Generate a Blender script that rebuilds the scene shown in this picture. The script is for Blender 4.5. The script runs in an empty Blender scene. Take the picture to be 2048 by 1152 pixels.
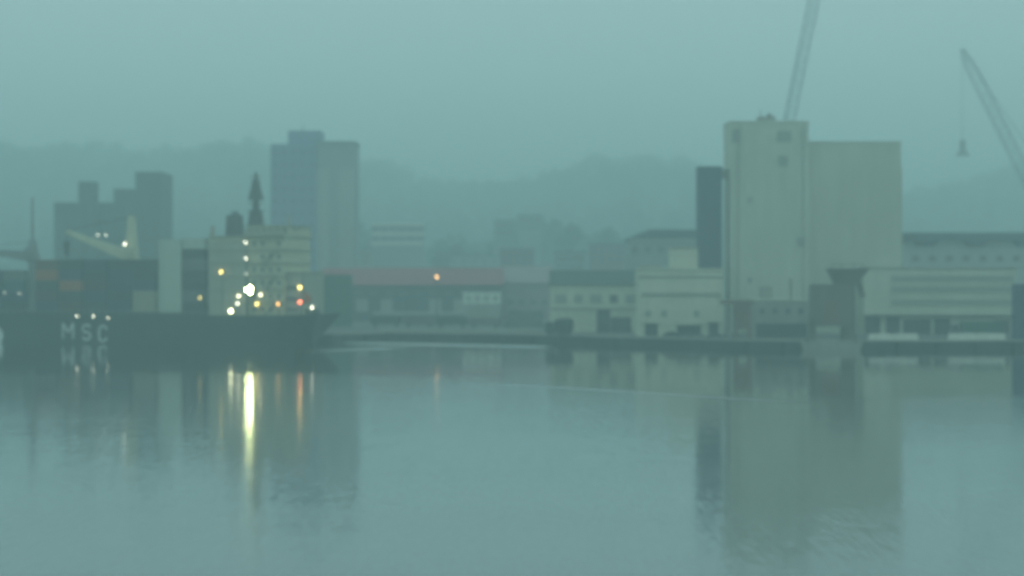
import bpy, bmesh, math, random
from mathutils import Vector, Matrix

# ------------------------------------------------------------------ camera, sky, light
scene = bpy.context.scene
C = scene.collection
EYE, FPX, HZ = 16.0, 3822.0, 560.0          # eye height (m), focal length and horizon row of a 2048-wide frame

cam_d = bpy.data.cameras.new("camera")
cam_d.sensor_width = 36.0
cam_d.lens = 36.0 * FPX / 2048.0
cam_d.shift_y = (HZ - 576.0) / 2048.0
cam_d.clip_start, cam_d.clip_end = 0.5, 20000.0
cam_d.dof.use_dof = True                     # soft harbour webcam, focused a little short
cam_d.dof.focus_distance = 143.0
cam_d.dof.aperture_fstop = 0.13
cam = bpy.data.objects.new("camera", cam_d)
C.objects.link(cam)
cam.location = (0, 0, EYE)
cam.rotation_euler = (math.radians(90), 0, 0)
scene.camera = cam

world = bpy.data.worlds.new("World")
scene.world = world
world.use_nodes = True
wn, wl = world.node_tree.nodes, world.node_tree.links
wn.clear()
w_out = wn.new("ShaderNodeOutputWorld")
geo = wn.new("ShaderNodeTexCoord")
sep = wn.new("ShaderNodeSeparateXYZ")
ramp = wn.new("ShaderNodeMapRange")
ramp.inputs["From Min"].default_value = 0.0
ramp.inputs["From Max"].default_value = 1.0
ramp.inputs["To Min"].default_value = 0.64
ramp.inputs["To Max"].default_value = 0.88
tint = wn.new("ShaderNodeVectorMath"); tint.operation = "SCALE"
tint.inputs[0].default_value = (0.70, 1.0, 1.015)
bg = wn.new("ShaderNodeBackground")
sky = wn.new("ShaderNodeTexSky")
sky.sky_type = "NISHITA"
sky.sun_disc = False
sky.sun_elevation = math.radians(12)
sky.sun_rotation = math.radians(155)
sky.dust_density = 5.0
bg2 = wn.new("ShaderNodeBackground")
bg2.inputs["Strength"].default_value = 0.006
add = wn.new("ShaderNodeAddShader")
wl.new(geo.outputs["Generated"], sep.inputs[0])
wl.new(sep.outputs["Z"], ramp.inputs["Value"])
wl.new(ramp.outputs["Result"], tint.inputs["Scale"])
wl.new(tint.outputs[0], bg.inputs["Color"])
wl.new(sky.outputs[0], bg2.inputs["Color"])
wl.new(bg.outputs[0], add.inputs[0])
wl.new(bg2.outputs[0], add.inputs[1])
wl.new(add.outputs[0], w_out.inputs["Surface"])

sun_d = bpy.data.lights.new("sun", "SUN")
sun_d.energy = 0.12
sun_d.angle = math.radians(60)
sun_d.color = (0.75, 1.0, 0.97)
sun = bpy.data.objects.new("sun", sun_d)
C.objects.link(sun)
sun.rotation_euler = (math.radians(78), 0, math.radians(25))

vs = scene.view_settings
vs.view_transform = "Standard"
vs.look = "None"
vs.exposure = 0.0
vs.gamma = 1.0
vs.use_curve_mapping = False
cy = scene.cycles
cy.use_denoising = True
cy.volume_bounces = 1
cy.max_bounces = 6
cy.diffuse_bounces = 2
cy.glossy_bounces = 3
cy.transmission_bounces = 2
cy.sample_clamp_indirect = 4.0
cy.pixel_filter_type = "GAUSSIAN"
cy.filter_width = 2.8

R = random.Random(7)

# ------------------------------------------------------------------ layout helpers (metres from frame coordinates and a distance)
def PX(px, Y):
    return (px - 1024.0) / FPX * Y
def PZ(py, Y):
    return EYE + (HZ - py) / FPX * Y

# ------------------------------------------------------------------ materials
def mat(name, col, rough=0.7, var=0.25, scale=0.6, streak=False, metal=0.0, spec=0.4, bump=0.0):
    m = bpy.data.materials.new(name)
    m.use_nodes = True
    n, l = m.node_tree.nodes, m.node_tree.links
    b = n["Principled BSDF"]
    b.inputs["Roughness"].default_value = rough
    b.inputs["Metallic"].default_value = metal
    b.inputs["Specular IOR Level"].default_value = spec
    tc = n.new("ShaderNodeTexCoord")
    mp = n.new("ShaderNodeMapping")
    mp.inputs["Scale"].default_value = (1, 1, 0.12) if streak else (1, 1, 1)
    nz = n.new("ShaderNodeTexNoise")
    nz.inputs["Scale"].default_value = scale
    nz.inputs["Detail"].default_value = 5
    nz.inputs["Roughness"].default_value = 0.6
    nz2 = n.new("ShaderNodeTexNoise")
    nz2.inputs["Scale"].default_value = scale * 0.18
    nz2.inputs["Detail"].default_value = 3
    ad = n.new("ShaderNodeMath"); ad.operation = "ADD"
    mr = n.new("ShaderNodeMapRange")
    mr.inputs["From Min"].default_value = 0.6
    mr.inputs["From Max"].default_value = 1.4
    mr.inputs["To Min"].default_value = 1 - var
    mr.inputs["To Max"].default_value = 1 + var
    sc = n.new("ShaderNodeVectorMath"); sc.operation = "SCALE"
    sc.inputs[0].default_value = col[:3]
    l.new(tc.outputs["Object"], mp.inputs[0])
    l.new(mp.outputs[0], nz.inputs["Vector"])
    l.new(tc.outputs["Object"], nz2.inputs["Vector"])
    l.new(nz.outputs[0], ad.inputs[0]); l.new(nz2.outputs[0], ad.inputs[1])
    l.new(ad.outputs[0], mr.inputs["Value"])
    l.new(mr.outputs[0], sc.inputs["Scale"])
    l.new(sc.outputs[0], b.inputs["Base Color"])
    if bump:
        bp = n.new("ShaderNodeBump")
        bp.inputs["Strength"].default_value = bump
        l.new(nz.outputs[0], bp.inputs["Height"])
        l.new(bp.outputs[0], b.inputs["Normal"])
    return m

def lamp_mat(name, col, strength):
    m = bpy.data.materials.new(name)
    m.use_nodes = True
    n, l = m.node_tree.nodes, m.node_tree.links
    n.clear()
    o = n.new("ShaderNodeOutputMaterial")
    e = n.new("ShaderNodeEmission")
    e.inputs["Color"].default_value = (*col, 1)
    e.inputs["Strength"].default_value = strength
    l.new(e.outputs[0], o.inputs["Surface"])
    return m

M = {}
M["concrete"] = mat("concrete_cream", (0.49, 0.52, 0.42), 0.85, 0.15, 0.35, streak=True)
M["concrete2"] = mat("concrete_grey_cream", (0.48, 0.50, 0.405), 0.85, 0.15, 0.3, streak=True)
M["cream"] = mat("cream_render", (0.56, 0.56, 0.43), 0.8, 0.14, 0.4, streak=True)
M["cream2"] = mat("pale_render", (0.52, 0.53, 0.42), 0.8, 0.16, 0.4, streak=True)
M["greywall"] = mat("grey_wall", (0.30, 0.30, 0.26), 0.85, 0.2, 0.5, streak=True)
M["pinkgrey"] = mat("pink_grey_sheet", (0.27, 0.20, 0.205), 0.7, 0.15, 0.4, streak=True)
M["bluetower"] = mat("dark_blue_sheet", (0.045, 0.07, 0.11), 0.55, 0.2, 0.5, streak=True)
M["roof_green"] = mat("green_roof_sheet", (0.025, 0.06, 0.042), 0.6, 0.2, 0.6)
M["roof_dark"] = mat("dark_roof_felt", (0.06, 0.07, 0.075), 0.8, 0.2, 0.6)
M["roof_red"] = mat("red_roof_sheet", (0.23, 0.045, 0.06), 0.6, 0.15, 0.6, streak=True)
M["window"] = mat("dark_window", (0.11, 0.125, 0.12), 0.2, 0.3, 1.0)
M["frame"] = mat("window_frame", (0.26, 0.27, 0.23), 0.6, 0.1, 1.0)
M["steel_dark"] = mat("dark_steel", (0.05, 0.055, 0.055), 0.6, 0.3, 0.8, metal=0.3)
M["rust"] = mat("rusty_steel", (0.20, 0.13, 0.105), 0.8, 0.35, 0.7, streak=True)
M["hopper"] = mat("hopper_steel", (0.15, 0.13, 0.11), 0.75, 0.3, 0.6, streak=True)
M["hull"] = mat("black_hull_paint", (0.008, 0.018, 0.020), 0.5, 0.3, 0.3, streak=True)
M["boot"] = mat("hull_red_boottop", (0.09, 0.03, 0.028), 0.6, 0.3, 0.3)
M["deck"] = mat("deck_paint", (0.12, 0.09, 0.08), 0.8, 0.25, 0.5)
M["ship_white"] = mat("ship_cream_paint", (0.52, 0.50, 0.34), 0.5, 0.12, 0.4, streak=True)
M["ship_grey"] = mat("ship_grey_paint", (0.36, 0.36, 0.29), 0.55, 0.15, 0.4, streak=True)  # greyer, darker ship paint for trim, railings and side casing
M["letter"] = mat("white_lettering", (0.72, 0.76, 0.72), 0.6, 0.25, 1.2, streak=True)
M["funnel"] = mat("funnel_paint", (0.05, 0.055, 0.05), 0.5, 0.2, 0.6)
M["crane_cream"] = mat("crane_cream_paint", (0.52, 0.52, 0.36), 0.55, 0.15, 0.6, streak=True)
M["crane_grey"] = mat("crane_grey_paint", (0.24, 0.26, 0.26), 0.6, 0.2, 0.6)
M["rubber"] = mat("black_rubber", (0.02, 0.02, 0.02), 0.9, 0.3, 1.0)
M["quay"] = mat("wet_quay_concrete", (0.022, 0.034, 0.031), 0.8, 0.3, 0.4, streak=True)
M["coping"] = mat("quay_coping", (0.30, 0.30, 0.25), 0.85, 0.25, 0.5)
M["ground"] = mat("dock_asphalt", (0.10, 0.105, 0.095), 0.9, 0.35, 0.08)
M["road"] = mat("concrete_road", (0.34, 0.34, 0.30), 0.9, 0.2, 0.2)
M["bark"] = mat("bark", (0.05, 0.04, 0.03), 0.9, 0.3, 2.0)
M["leaf"] = mat("leaves", (0.035, 0.06, 0.028), 0.8, 0.4, 0.4)
M["leaf2"] = mat("leaves_far", (0.03, 0.055, 0.035), 0.85, 0.4, 0.05)
M["hill"] = mat("hill_scrub", (0.045, 0.07, 0.045), 0.95, 0.3, 0.02)
M["towerblue"] = mat("blue_grey_cladding", (0.19, 0.235, 0.34), 0.6, 0.12, 0.3, streak=True)
M["towergreen"] = mat("grey_green_cladding", (0.26, 0.30, 0.28), 0.7, 0.12, 0.3, streak=True)
M["towerlight"] = mat("pale_panel", (0.34, 0.37, 0.34), 0.7, 0.12, 0.3, streak=True)
M["silodark"] = mat("dark_silo_concrete", (0.05, 0.065, 0.06), 0.85, 0.2, 0.3, streak=True)
M["white"] = mat("white_paint", (0.72, 0.72, 0.64), 0.6, 0.12, 0.5, streak=True)
M["greensheet"] = mat("green_tarpaulin", (0.04, 0.13, 0.085), 0.6, 0.2, 0.6)
M["car_dark"] = mat("dark_car_paint", (0.03, 0.035, 0.04), 0.35, 0.2, 1.0)
M["car_grey"] = mat("grey_car_paint", (0.12, 0.13, 0.13), 0.35, 0.2, 1.0)
M["bandpane"] = mat("ribbon_window", (0.27, 0.31, 0.26), 0.35, 0.2, 0.5)
M["towerpane"] = mat("tower_window", (0.10, 0.13, 0.18), 0.4, 0.2, 0.5)
M["glass"] = mat("vehicle_glass", (0.02, 0.025, 0.03), 0.12, 0.1, 1.0)

# ------------------------------------------------------------------ mesh builder
class MB:
    def __init__(s):
        s.v, s.f = [], []
    def quadbox(s, pts):
        b = len(s.v); s.v += [tuple(p) for p in pts]
        for f in ((0,3,2,1),(4,5,6,7),(0,1,5,4),(1,2,6,5),(2,3,7,6),(3,0,4,7)):
            s.f.append(tuple(b+i for i in f))
        return s
    def box(s, x0, x1, y0, y1, z0, z1):
        return s.quadbox([(x0,y0,z0),(x1,y0,z0),(x1,y1,z0),(x0,y1,z0),(x0,y0,z1),(x1,y0,z1),(x1,y1,z1),(x0,y1,z1)])
    def frustum(s, a, b):               # a, b = (x0,x1,y0,y1,z)
        return s.quadbox([(a[0],a[2],a[4]),(a[1],a[2],a[4]),(a[1],a[3],a[4]),(a[0],a[3],a[4]),
                          (b[0],b[2],b[4]),(b[1],b[2],b[4]),(b[1],b[3],b[4]),(b[0],b[3],b[4])])
    def bar(s, p, q, w, h=None, w2=None, h2=None):
        h = w if h is None else h
        w2 = w if w2 is None else w2; h2 = h if h2 is None else h2
        p, q = Vector(p), Vector(q); d = (q-p).normalized()
        up = Vector((0,0,1)) if abs(d.z) < 0.95 else Vector((0,1,0))
        a = d.cross(up).normalized(); b = a.cross(d).normalized()
        P = [p-a*w/2-b*h/2, p+a*w/2-b*h/2, p+a*w/2+b*h/2, p-a*w/2+b*h/2]
        Q = [q-a*w2/2-b*h2/2, q+a*w2/2-b*h2/2, q+a*w2/2+b*h2/2, q-a*w2/2+b*h2/2]
        return s.quadbox(P+Q)
    def tube(s, p, q, r, r2=None, n=12):
        r2 = r if r2 is None else r2
        p, q = Vector(p), Vector(q); d = (q-p).normalized()
        up = Vector((0,0,1)) if abs(d.z) < 0.95 else Vector((0,1,0))
        a = d.cross(up).normalized(); b = a.cross(d).normalized()
        k = len(s.v)
        for c, rr in ((p, r), (q, r2)):
            for i in range(n):
                t = 2*math.pi*i/n
                s.v.append(tuple(c + a*math.cos(t)*rr + b*math.sin(t)*rr))
        for i in range(n):
            j = (i+1) % n
            s.f.append((k+i, k+j, k+n+j, k+n+i))
        s.f.append(tuple(k+i for i in reversed(range(n))))
        s.f.append(tuple(k+n+i for i in range(n)))
        return s
    def prism(s, prof, y0, y1):         # profile of (x, z) points swept along y
        k, n = len(s.v), len(prof)
        for y in (y0, y1):
            s.v += [(x, y, z) for x, z in prof]
        for i in range(n):
            j = (i+1) % n
            s.f.append((k+i, k+j, k+n+j, k+n+i))
        s.f.append(tuple(k+i for i in range(n)))
        s.f.append(tuple(k+n+i for i in reversed(range(n))))
        return s
    def mesh(s, name, m):
        me = bpy.data.meshes.new(name)
        me.from_pydata(s.v, [], s.f)
        bm = bmesh.new(); bm.from_mesh(me)
        bmesh.ops.recalc_face_normals(bm, faces=bm.faces)
        bm.to_mesh(me); bm.free()
        me.materials.append(M[m] if isinstance(m, str) else m)
        return me
    def build(s, name, m, parent=None, loc=None, rot=None, smooth=False):
        me = s.mesh(name, m)
        if smooth:
            me.polygons.foreach_set("use_smooth", [True]*len(me.polygons))
        return link(name, me, parent, loc, rot)

def link(name, me, parent=None, loc=None, rot=None):
    o = bpy.data.objects.new(name, me)
    C.objects.link(o)
    if parent is not None: o.parent = parent
    if loc is not None: o.location = loc
    if rot is not None: o.rotation_euler = rot
    return o
def tag(o, label, cat, group=None, kind=None):
    o["label"] = label; o["category"] = cat
    if group: o["group"] = group
    if kind: o["kind"] = kind
    return o
def thing(name, label, cat, loc=(0,0,0), rz=0.0, group=None):
    o = bpy.data.objects.new(name, None)
    C.objects.link(o)
    o.empty_display_size = 1.0
    o.location = loc; o.rotation_euler = (0, 0, rz)
    return tag(o, label, cat, group)

def lattice(mb, p, q, w0, w1, n, chord=0.18, lace=0.09, mid=None):
    """a four-chord lattice boom from p to q"""
    p, q = Vector(p), Vector(q); d = (q-p).normalized()
    side = Vector((0,1,0)) if abs(d.y) < 0.9 else Vector((1,0,0))
    a = d.cross(side).normalized(); b = a.cross(d).normalized()
    def ring(t):
        w = w0 + (w1-w0)*t
        if mid: w = w0 + (mid-w0)*min(1, t/0.12) if t < 0.5 else w1 + (mid-w1)*min(1, (1-t)/0.12)
        c = p + (q-p)*t
        return [c + a*sx*w/2 + b*sy*w/2 for sx, sy in ((-1,-1),(1,-1),(1,1),(-1,1))]
    rings = [ring(i/n) for i in range(n+1)]
    for i in range(n):
        for k in range(4):
            mb.bar(rings[i][k], rings[i+1][k], chord)
            k2 = (k+1) % 4
            if i % 2: mb.bar(rings[i][k], rings[i+1][k2], lace)
            else: mb.bar(rings[i][k2], rings[i+1][k], lace)
            mb.bar(rings[i][k], rings[i][k2], lace)
    return mb

_win = {}
def window(parent, x, z, y, w, h, axis="y", depth=0.10, pane="window", name="window", frame="frame"):
    """a framed pane on a wall facing -y (axis y) or +y (axis Y); parent-local"""
    key = (round(w,2), round(h,2), pane, frame)
    if key not in _win:
        f = MB(); t = 0.10
        f.box(-w/2, w/2, -depth, 0, h-t, h).box(-w/2-.06, w/2+.06, -depth-.06, 0, -t*.4, t)
        f.box(-w/2, -w/2+t, -depth, 0, t, h-t).box(w/2-t, w/2, -depth, 0, t, h-t)
        p = MB().box(-w/2+t, w/2-t, -0.035, 0.0, t, h-t)
        _win[key] = (f.mesh("window_frame", frame), p.mesh("window_pane", pane))
    fm, pm = _win[key]
    rot = (0,0,math.pi) if axis == "Y" else None
    o = link(name, pm, parent, (x, y, z), rot)
    link("window_frame", fm, o)
    return o

# ------------------------------------------------------------------ setting: water, ground, hills
def water():
    m = bpy.data.materials.new("harbour_water")
    m.use_nodes = True
    n, l = m.node_tree.nodes, m.node_tree.links
    b = n["Principled BSDF"]
    b.inputs["Base Color"].default_value = (0.012, 0.02, 0.019, 1)
    b.inputs["IOR"].default_value = 1.4
    b.inputs["Coat Weight"].default_value = 0.9
    b.inputs["Coat IOR"].default_value = 1.4
    tc = n.new("ShaderNodeTexCoord")
    def noise(scale, sc3, detail=2.0):
        mp = n.new("ShaderNodeMapping"); mp.inputs["Scale"].default_value = sc3
        z = n.new("ShaderNodeTexNoise"); z.inputs["Scale"].default_value = scale; z.inputs["Detail"].default_value = detail
        l.new(tc.outputs["Object"], mp.inputs[0]); l.new(mp.outputs[0], z.inputs["Vector"])
        return z
    def math_(op, a, b_=None, clamp=False):
        k = n.new("ShaderNodeMath"); k.operation = op; k.use_clamp = clamp
        for i, v in enumerate((a, b_)):
            if v is None: continue
            if isinstance(v, (int, float)): k.inputs[i].default_value = v
            else: l.new(v, k.inputs[i])
        return k.outputs[0]
    # calm and ruffled patches
    patch = noise(1.0, (0.006, 0.030, 1), 4)
    pr = n.new("ShaderNodeMapRange"); pr.inputs["From Min"].default_value = 0.42; pr.inputs["From Max"].default_value = 0.62
    l.new(patch.outputs[0], pr.inputs["Value"])
    # slick seams: thin drifting lines of ruffled water
    sx = n.new("ShaderNodeSeparateXYZ"); l.new(tc.outputs["Object"], sx.inputs[0])
    wob = noise(0.02, (1, 1, 1), 3)
    seams = None
    for y0, k, w, x0, x1 in ((291.0, -1.10, 3.4, -6.0, 40.0), (462.0, -0.60, 17.0, -49.0, 14.0), (486.0, 1.30, 15.0, -50.0, -22.0)):
        ln = math_("ADD", math_("MULTIPLY", sx.outputs["X"], k), y0)
        d = math_("ABSOLUTE", math_("SUBTRACT", math_("ADD", sx.outputs["Y"], math_("MULTIPLY", wob.outputs[0], 8.0)), math_("ADD", ln, 4.0)))
        s = math_("SUBTRACT", 1.0, math_("DIVIDE", d, w), True)
        inx = math_("MULTIPLY", math_("MULTIPLY", math_("SUBTRACT", sx.outputs["X"], x0), 0.12, True), math_("MULTIPLY", math_("SUBTRACT", x1, sx.outputs["X"]), 0.12, True), True)
        s = math_("MULTIPLY", s, inx)
        seams = s if seams is None else math_("MAXIMUM", seams, s)
    # sheltered mirror-calm water under the quays, ruffled water nearer
    edge = math_("MAXIMUM", math_("SUBTRACT", 330.0, math_("MAXIMUM", math_("ADD", sx.outputs["X"], 35.0), 0.0)), 262.0)
    calm = math_("ADD", math_("MULTIPLY", math_("SUBTRACT", math_("ADD", sx.outputs["Y"], math_("MULTIPLY", wob.outputs[0], 16.0)), math_("ADD", edge, 8.0)), 0.06), 0.5, True)
    rough = math_("ADD", math_("SUBTRACT", math_("ADD", 0.106, math_("MULTIPLY", pr.outputs[0], 0.018)), math_("MULTIPLY", calm, 0.05)), math_("MULTIPLY", seams, 0.30))
    l.new(rough, b.inputs["Roughness"]); l.new(rough, b.inputs["Coat Roughness"])
    # ripples: slopes taken straight from noise so that they keep their statistics far away
    n1 = noise(1.0, (0.55, 0.8, 1), 3)
    n2 = noise(1.0, (0.06, 0.16, 1), 2)
    n3 = noise(1.0, (2.2, 0.32, 1), 1)
    acc = None
    for z, k in ((n1, 0.012), (n2, 0.009), (n3, 0.024)):
        v = n.new("ShaderNodeVectorMath"); v.operation = "SUBTRACT"; v.inputs[1].default_value = (0.5, 0.5, 0.5)
        l.new(z.outputs["Color"], v.inputs[0])
        v2 = n.new("ShaderNodeVectorMath"); v2.operation = "MULTIPLY"; v2.inputs[1].default_value = (k, k, 0)
        l.new(v.outputs[0], v2.inputs[0])
        if acc is None: acc = v2.outputs[0]
        else:
            a2 = n.new("ShaderNodeVectorMath"); a2.operation = "ADD"
            l.new(acc, a2.inputs[0]); l.new(v2.outputs[0], a2.inputs[1]); acc = a2.outputs[0]
    a3 = n.new("ShaderNodeVectorMath"); a3.operation = "ADD"; a3.inputs[1].default_value = (0, 0, 1)
    l.new(acc, a3.inputs[0])
    nm = n.new("ShaderNodeVectorMath"); nm.operation = "NORMALIZE"
    l.new(a3.outputs[0], nm.inputs[0]); l.new(nm.outputs[0], b.inputs["Normal"]); l.new(nm.outputs[0], b.inputs["Coat Normal"])
    me = bpy.data.meshes.new("water")
    me.from_pydata([(-3900,-480,0),(3900,-480,0),(3900,5400,0),(-3900,5400,0)], [], [(0,1,2,3)])
    me.materials.append(m)
    o = link("water", me); o["kind"] = "structure"
water()

COAST = [(-3800, 1900), (-900, 770), (-300, 575), (-135, 523), (-46, 494), (-34, 511), (-3, 500), (24, 474), (52, 447), (68, 440), (200, 446), (900, 470), (3800, 600)]
def ground():
    mb = MB()
    top = [(x, y, 2.0) for x, y in COAST] + [(3800, 5300, 2.0), (-3800, 5300, 2.0)]
    k = len(top)
    mb.v = top + [(x, y, -0.9) for x, y, z in top]
    mb.f = [tuple(range(k))] + [(i, (i+1) % k, k+(i+1) % k, k+i) for i in range(k)]
    me = mb.mesh("ground", "ground")
    bm = bmesh.new(); bm.from_mesh(me); bmesh.ops.triangulate(bm, faces=[f for f in bm.faces if len(f.verts) > 4]); bm.to_mesh(me); bm.free()
    o = link("ground", me); o["kind"] = "structure"
ground()

def quay_wall():
    t = thing("quay_wall", "dark wet concrete quay wall with pale coping along the water", "quay wall", (0,0,0))
    pts = [Vector((x, y, 0)) for x, y in COAST[3:12]]
    for a, b in zip(pts, pts[1:]):
        d = (b-a).normalized(); nrm = Vector((d.y, -d.x, 0))
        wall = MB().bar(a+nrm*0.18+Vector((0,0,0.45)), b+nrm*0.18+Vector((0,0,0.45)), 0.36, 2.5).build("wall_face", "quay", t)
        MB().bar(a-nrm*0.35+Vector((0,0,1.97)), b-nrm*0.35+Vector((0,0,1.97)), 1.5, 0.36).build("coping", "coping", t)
        L = (b-a).length
        if L > 300: continue
        s = 3.0
        while s < L-2:
            p = a + d*s + nrm*0.6
            MB().tube(p+Vector((0,0,0.1)), p+Vector((0,0,1.6)), 0.38, n=10).build("fender", "rubber", t)
            s += 9.0
quay_wall()

SIL = [(-400,300),(0,318),(100,312),(220,303),(300,325),(420,322),(500,300),(560,310),(640,318),(720,335),(800,350),(840,374),(950,386),(1010,378),(1100,358),(1180,334),(1250,328),(1310,330),(1350,345),(1450,372),(1600,395),(1800,395),(1900,372),(2048,345),(2500,300)]
RIDGE = 2300.0
def ridge_h(x):
    px = 1024 + x/RIDGE*FPX
    for (a, ya), (b, yb) in zip(SIL, SIL[1:]):
        if a <= px <= b:
            t = (px-a)/(b-a); t = t*t*(3-2*t)
            return PZ(ya + (yb-ya)*t + 5*math.sin(px*.031) + 4*math.sin(px*.077+1.3) + 3*math.sin(px*.19+.4), RIDGE)
    return PZ(300, RIDGE)
def hill_z(x, y):
    t = max(0.0, min(1.0, (y-1050)/(RIDGE-1050)))
    t = t*t*(3-2*t)
    h = (ridge_h(x)-10)*t
    h += 3.5*math.sin(x*0.021+y*0.013)*t + 2.5*math.sin(x*0.05-y*0.03+1)*t
    f = max(0.0, min(1.0, (y-960)/170.0)); f = f*f*(3-2*f)
    g = max(0.0, min(1.0, (x+190)/70.0)) * max(0.0, min(1.0, (150-x)/60.0)); g = g*g*(3-2*g)
    h = max(h, f*g*(27 + 6*math.sin(x*.045+.6) + 3*math.sin(x*.11)))
    return 1.0 + max(0, h) if y > 961 else 1.0
def hills():
    mb = MB(); nx, ny = 150, 44
    for j in range(ny+1):
        y = 950 + (3400-950)*(j/ny)**1.5
        for i in range(nx+1):
            x = -1700 + 3400*i/nx
            mb.v.append((x, y, hill_z(x, min(y, RIDGE+200))))
    for j in range(ny):
        for i in range(nx):
            k = j*(nx+1)+i
            mb.f.append((k, k+1, k+nx+2, k+nx+1))
    o = mb.build("hills", "hill", smooth=True); o["kind"] = "structure"
    # woods on the slopes: far-off mass of crowns
    w = MB(); r = random.Random(11)
    def leafs(cx, cyy, cz, rad, hh, n, sz):
        for _ in range(n):
            u = Vector((r.gauss(0,1), r.gauss(0,1), r.gauss(0,1))).normalized() * (r.random()**0.4)
            c = Vector((cx+u.x*rad, cyy+u.y*rad, cz+hh*0.55+u.z*hh*0.5))
            a = Vector((r.uniform(-1,1), r.uniform(-1,1), r.uniform(-1,1))).normalized()
            b = a.orthogonal().normalized()
            s1, s2 = sz*r.uniform(.6,1.3), sz*r.uniform(.5,1.0)
            k = len(w.v)
            w.v += [tuple(c-a*s1), tuple(c+b*s2), tuple(c+a*s1), tuple(c-b*s2)]
            w.f.append((k,k+1,k+2,k+3))
    for _ in range(4200):
        y = 1060 + (RIDGE+60-1060)*r.random()**0.8
        x = r.uniform(-0.31, 0.31)*y
        z = hill_z(x, y)
        hh = r.uniform(8, 19)
        leafs(x, y, z-0.5, hh*0.42, hh, 26, hh*0.17)
    me = bpy.data.meshes.new("woods"); me.from_pydata(w.v, [], w.f); me.materials.append(M["leaf2"])
    o = link("woods", me)
    tag(o, "hazy far-off woods covering the hillside behind the harbour", "woods", kind="stuff")
hills()

def haze():
    m = bpy.data.materials.new("sea_haze")
    m.use_nodes = True
    n, l = m.node_tree.nodes, m.node_tree.links
    n.clear()
    o = n.new("ShaderNodeOutputMaterial")
    v = n.new("ShaderNodeVolumePrincipled")
    v.inputs["Color"].default_value = (0.765, 1.0, 0.99, 1)
    v.inputs["Density"].default_value = 0.00124
    v.inputs["Anisotropy"].default_value = 0.3
    l.new(v.outputs[0], o.inputs["Volume"])
    b = MB().box(-4000, 4000, -500, 5500, -1.9, 172).build("haze", m)
    b["kind"] = "stuff"; b["label"] = "pale teal morning haze filling the air over the harbour"
haze()

# ------------------------------------------------------------------ the ship
SA = math.radians(16)
SO = Vector((-48.5, 474.6, 0))
SU = Vector((-math.cos(SA), math.sin(SA), 0)); SV = Vector((-math.sin(SA), -math.cos(SA), 0))
SROT = math.radians(164)
def ss(px, yl=10.0):                     # distance forward of the stern at a frame column, on the plane yl
    k = (px-1024)/FPX
    ox, oy = SO.x + yl*SV.x, SO.y + yl*SV.y
    return (k*oy - ox) / (SU.x - k*SU.y)
def sz(py, s, yl=10.0):
    return PZ(py, SO.y + s*SU.y + yl*SV.y)
def sp(px, py, yl=10.0):
    s = ss(px, yl); return Vector((s, yl, sz(py, s, yl)))

ship = thing("cargo_ship", "long black-hulled container ship with cream aft superstructure lying at the quay", "ship", SO, SROT)
DK = 7.3
def hull():
    # stations: s, half breadth at waterline, half breadth at deck, deck height
    st = [(-3.4,0.5,8.0,DK+.4),(-1.0,2.5,8.8,DK+.3),(3,6.0,9.5,DK+.1),(9,8.8,10,DK),(18,10,10,DK),(110,10,10,DK),(122,8.4,9.6,DK+.6),(132,5,8,DK+1.6),(139,1.6,4.6,DK+2.6),(143,.2,.8,DK+3.2)]
    lv = 6
    mb = MB()
    low0 = 4.0
    for s, bw, bd, dz in st:
        ring = []
        for j in range(lv+1):
            t = j/lv
            z = -1.2 + (dz+1.2)*t
            tw = min(1, max(0, (z-0.0)/(dz)))
            b = bw + (bd-bw)*(tw**0.8)
            so = s
            if s < 0:                                  # counter stern: lower edge drawn forward
                so = s + (1-tw)*4.5
            if s > 138: so = s - (1-tw)*4.0
            ring.append((so, b, z))
        for sg in (1, -1):
            mb.v += [(a, sg*b, c) for a, b, c in ring]
    R_ = (lv+1)*2
    for i in range(len(st)-1):
        for sg in (0, 1):
            for j in range(lv):
                a = i*R_ + sg*(lv+1) + j
                mb.f.append((a, a+1, a+R_+1, a+R_))
    for i in (0, len(st)-1):
        k = i*R_
        for j in range(lv):
            mb.f.append((k+j, k+j+1, k+lv+1+j+1, k+lv+1+j))
    mb.build("hull", "hull", ship)
    d = MB()
    for i in range(len(st)-1):
        a, b = st[i], st[i+1]
        k = len(d.v)
        d.v += [(a[0], a[2]-.05, a[3]-.25), (a[0], -a[2]+.05, a[3]-.25), (b[0], -b[2]+.05, b[3]-.25), (b[0], b[2]-.05, b[3]-.25)]
        d.f.append((k,k+1,k+2,k+3))
    d.build("deck", "deck", ship)
    # bulwark rail on the near side, posts and two rails
    rl = MB()
    def bd_at(s):
        for a, b in zip(st, st[1:]):
            if a[0] <= s <= b[0]:
                t = (s-a[0])/(b[0]-a[0]); return a[2]+(b[2]-a[2])*t-.12, a[3]+(b[3]-a[3])*t
        return 8, DK
    s = -3.2
    pp = None
    while s < 108:
        y, z = bd_at(s)
        p = Vector((s, y, z)); rl.bar(p-Vector((0,0,.1)), p+Vector((0,0,1.1)), .07)
        if pp is not None:
            for h in (.55, 1.1): rl.bar(pp+Vector((0,0,h)), p+Vector((0,0,h)), .05)
        pp = p; s += 2.0
    rl.build("railing", "ship_grey", ship)
hull()

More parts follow.
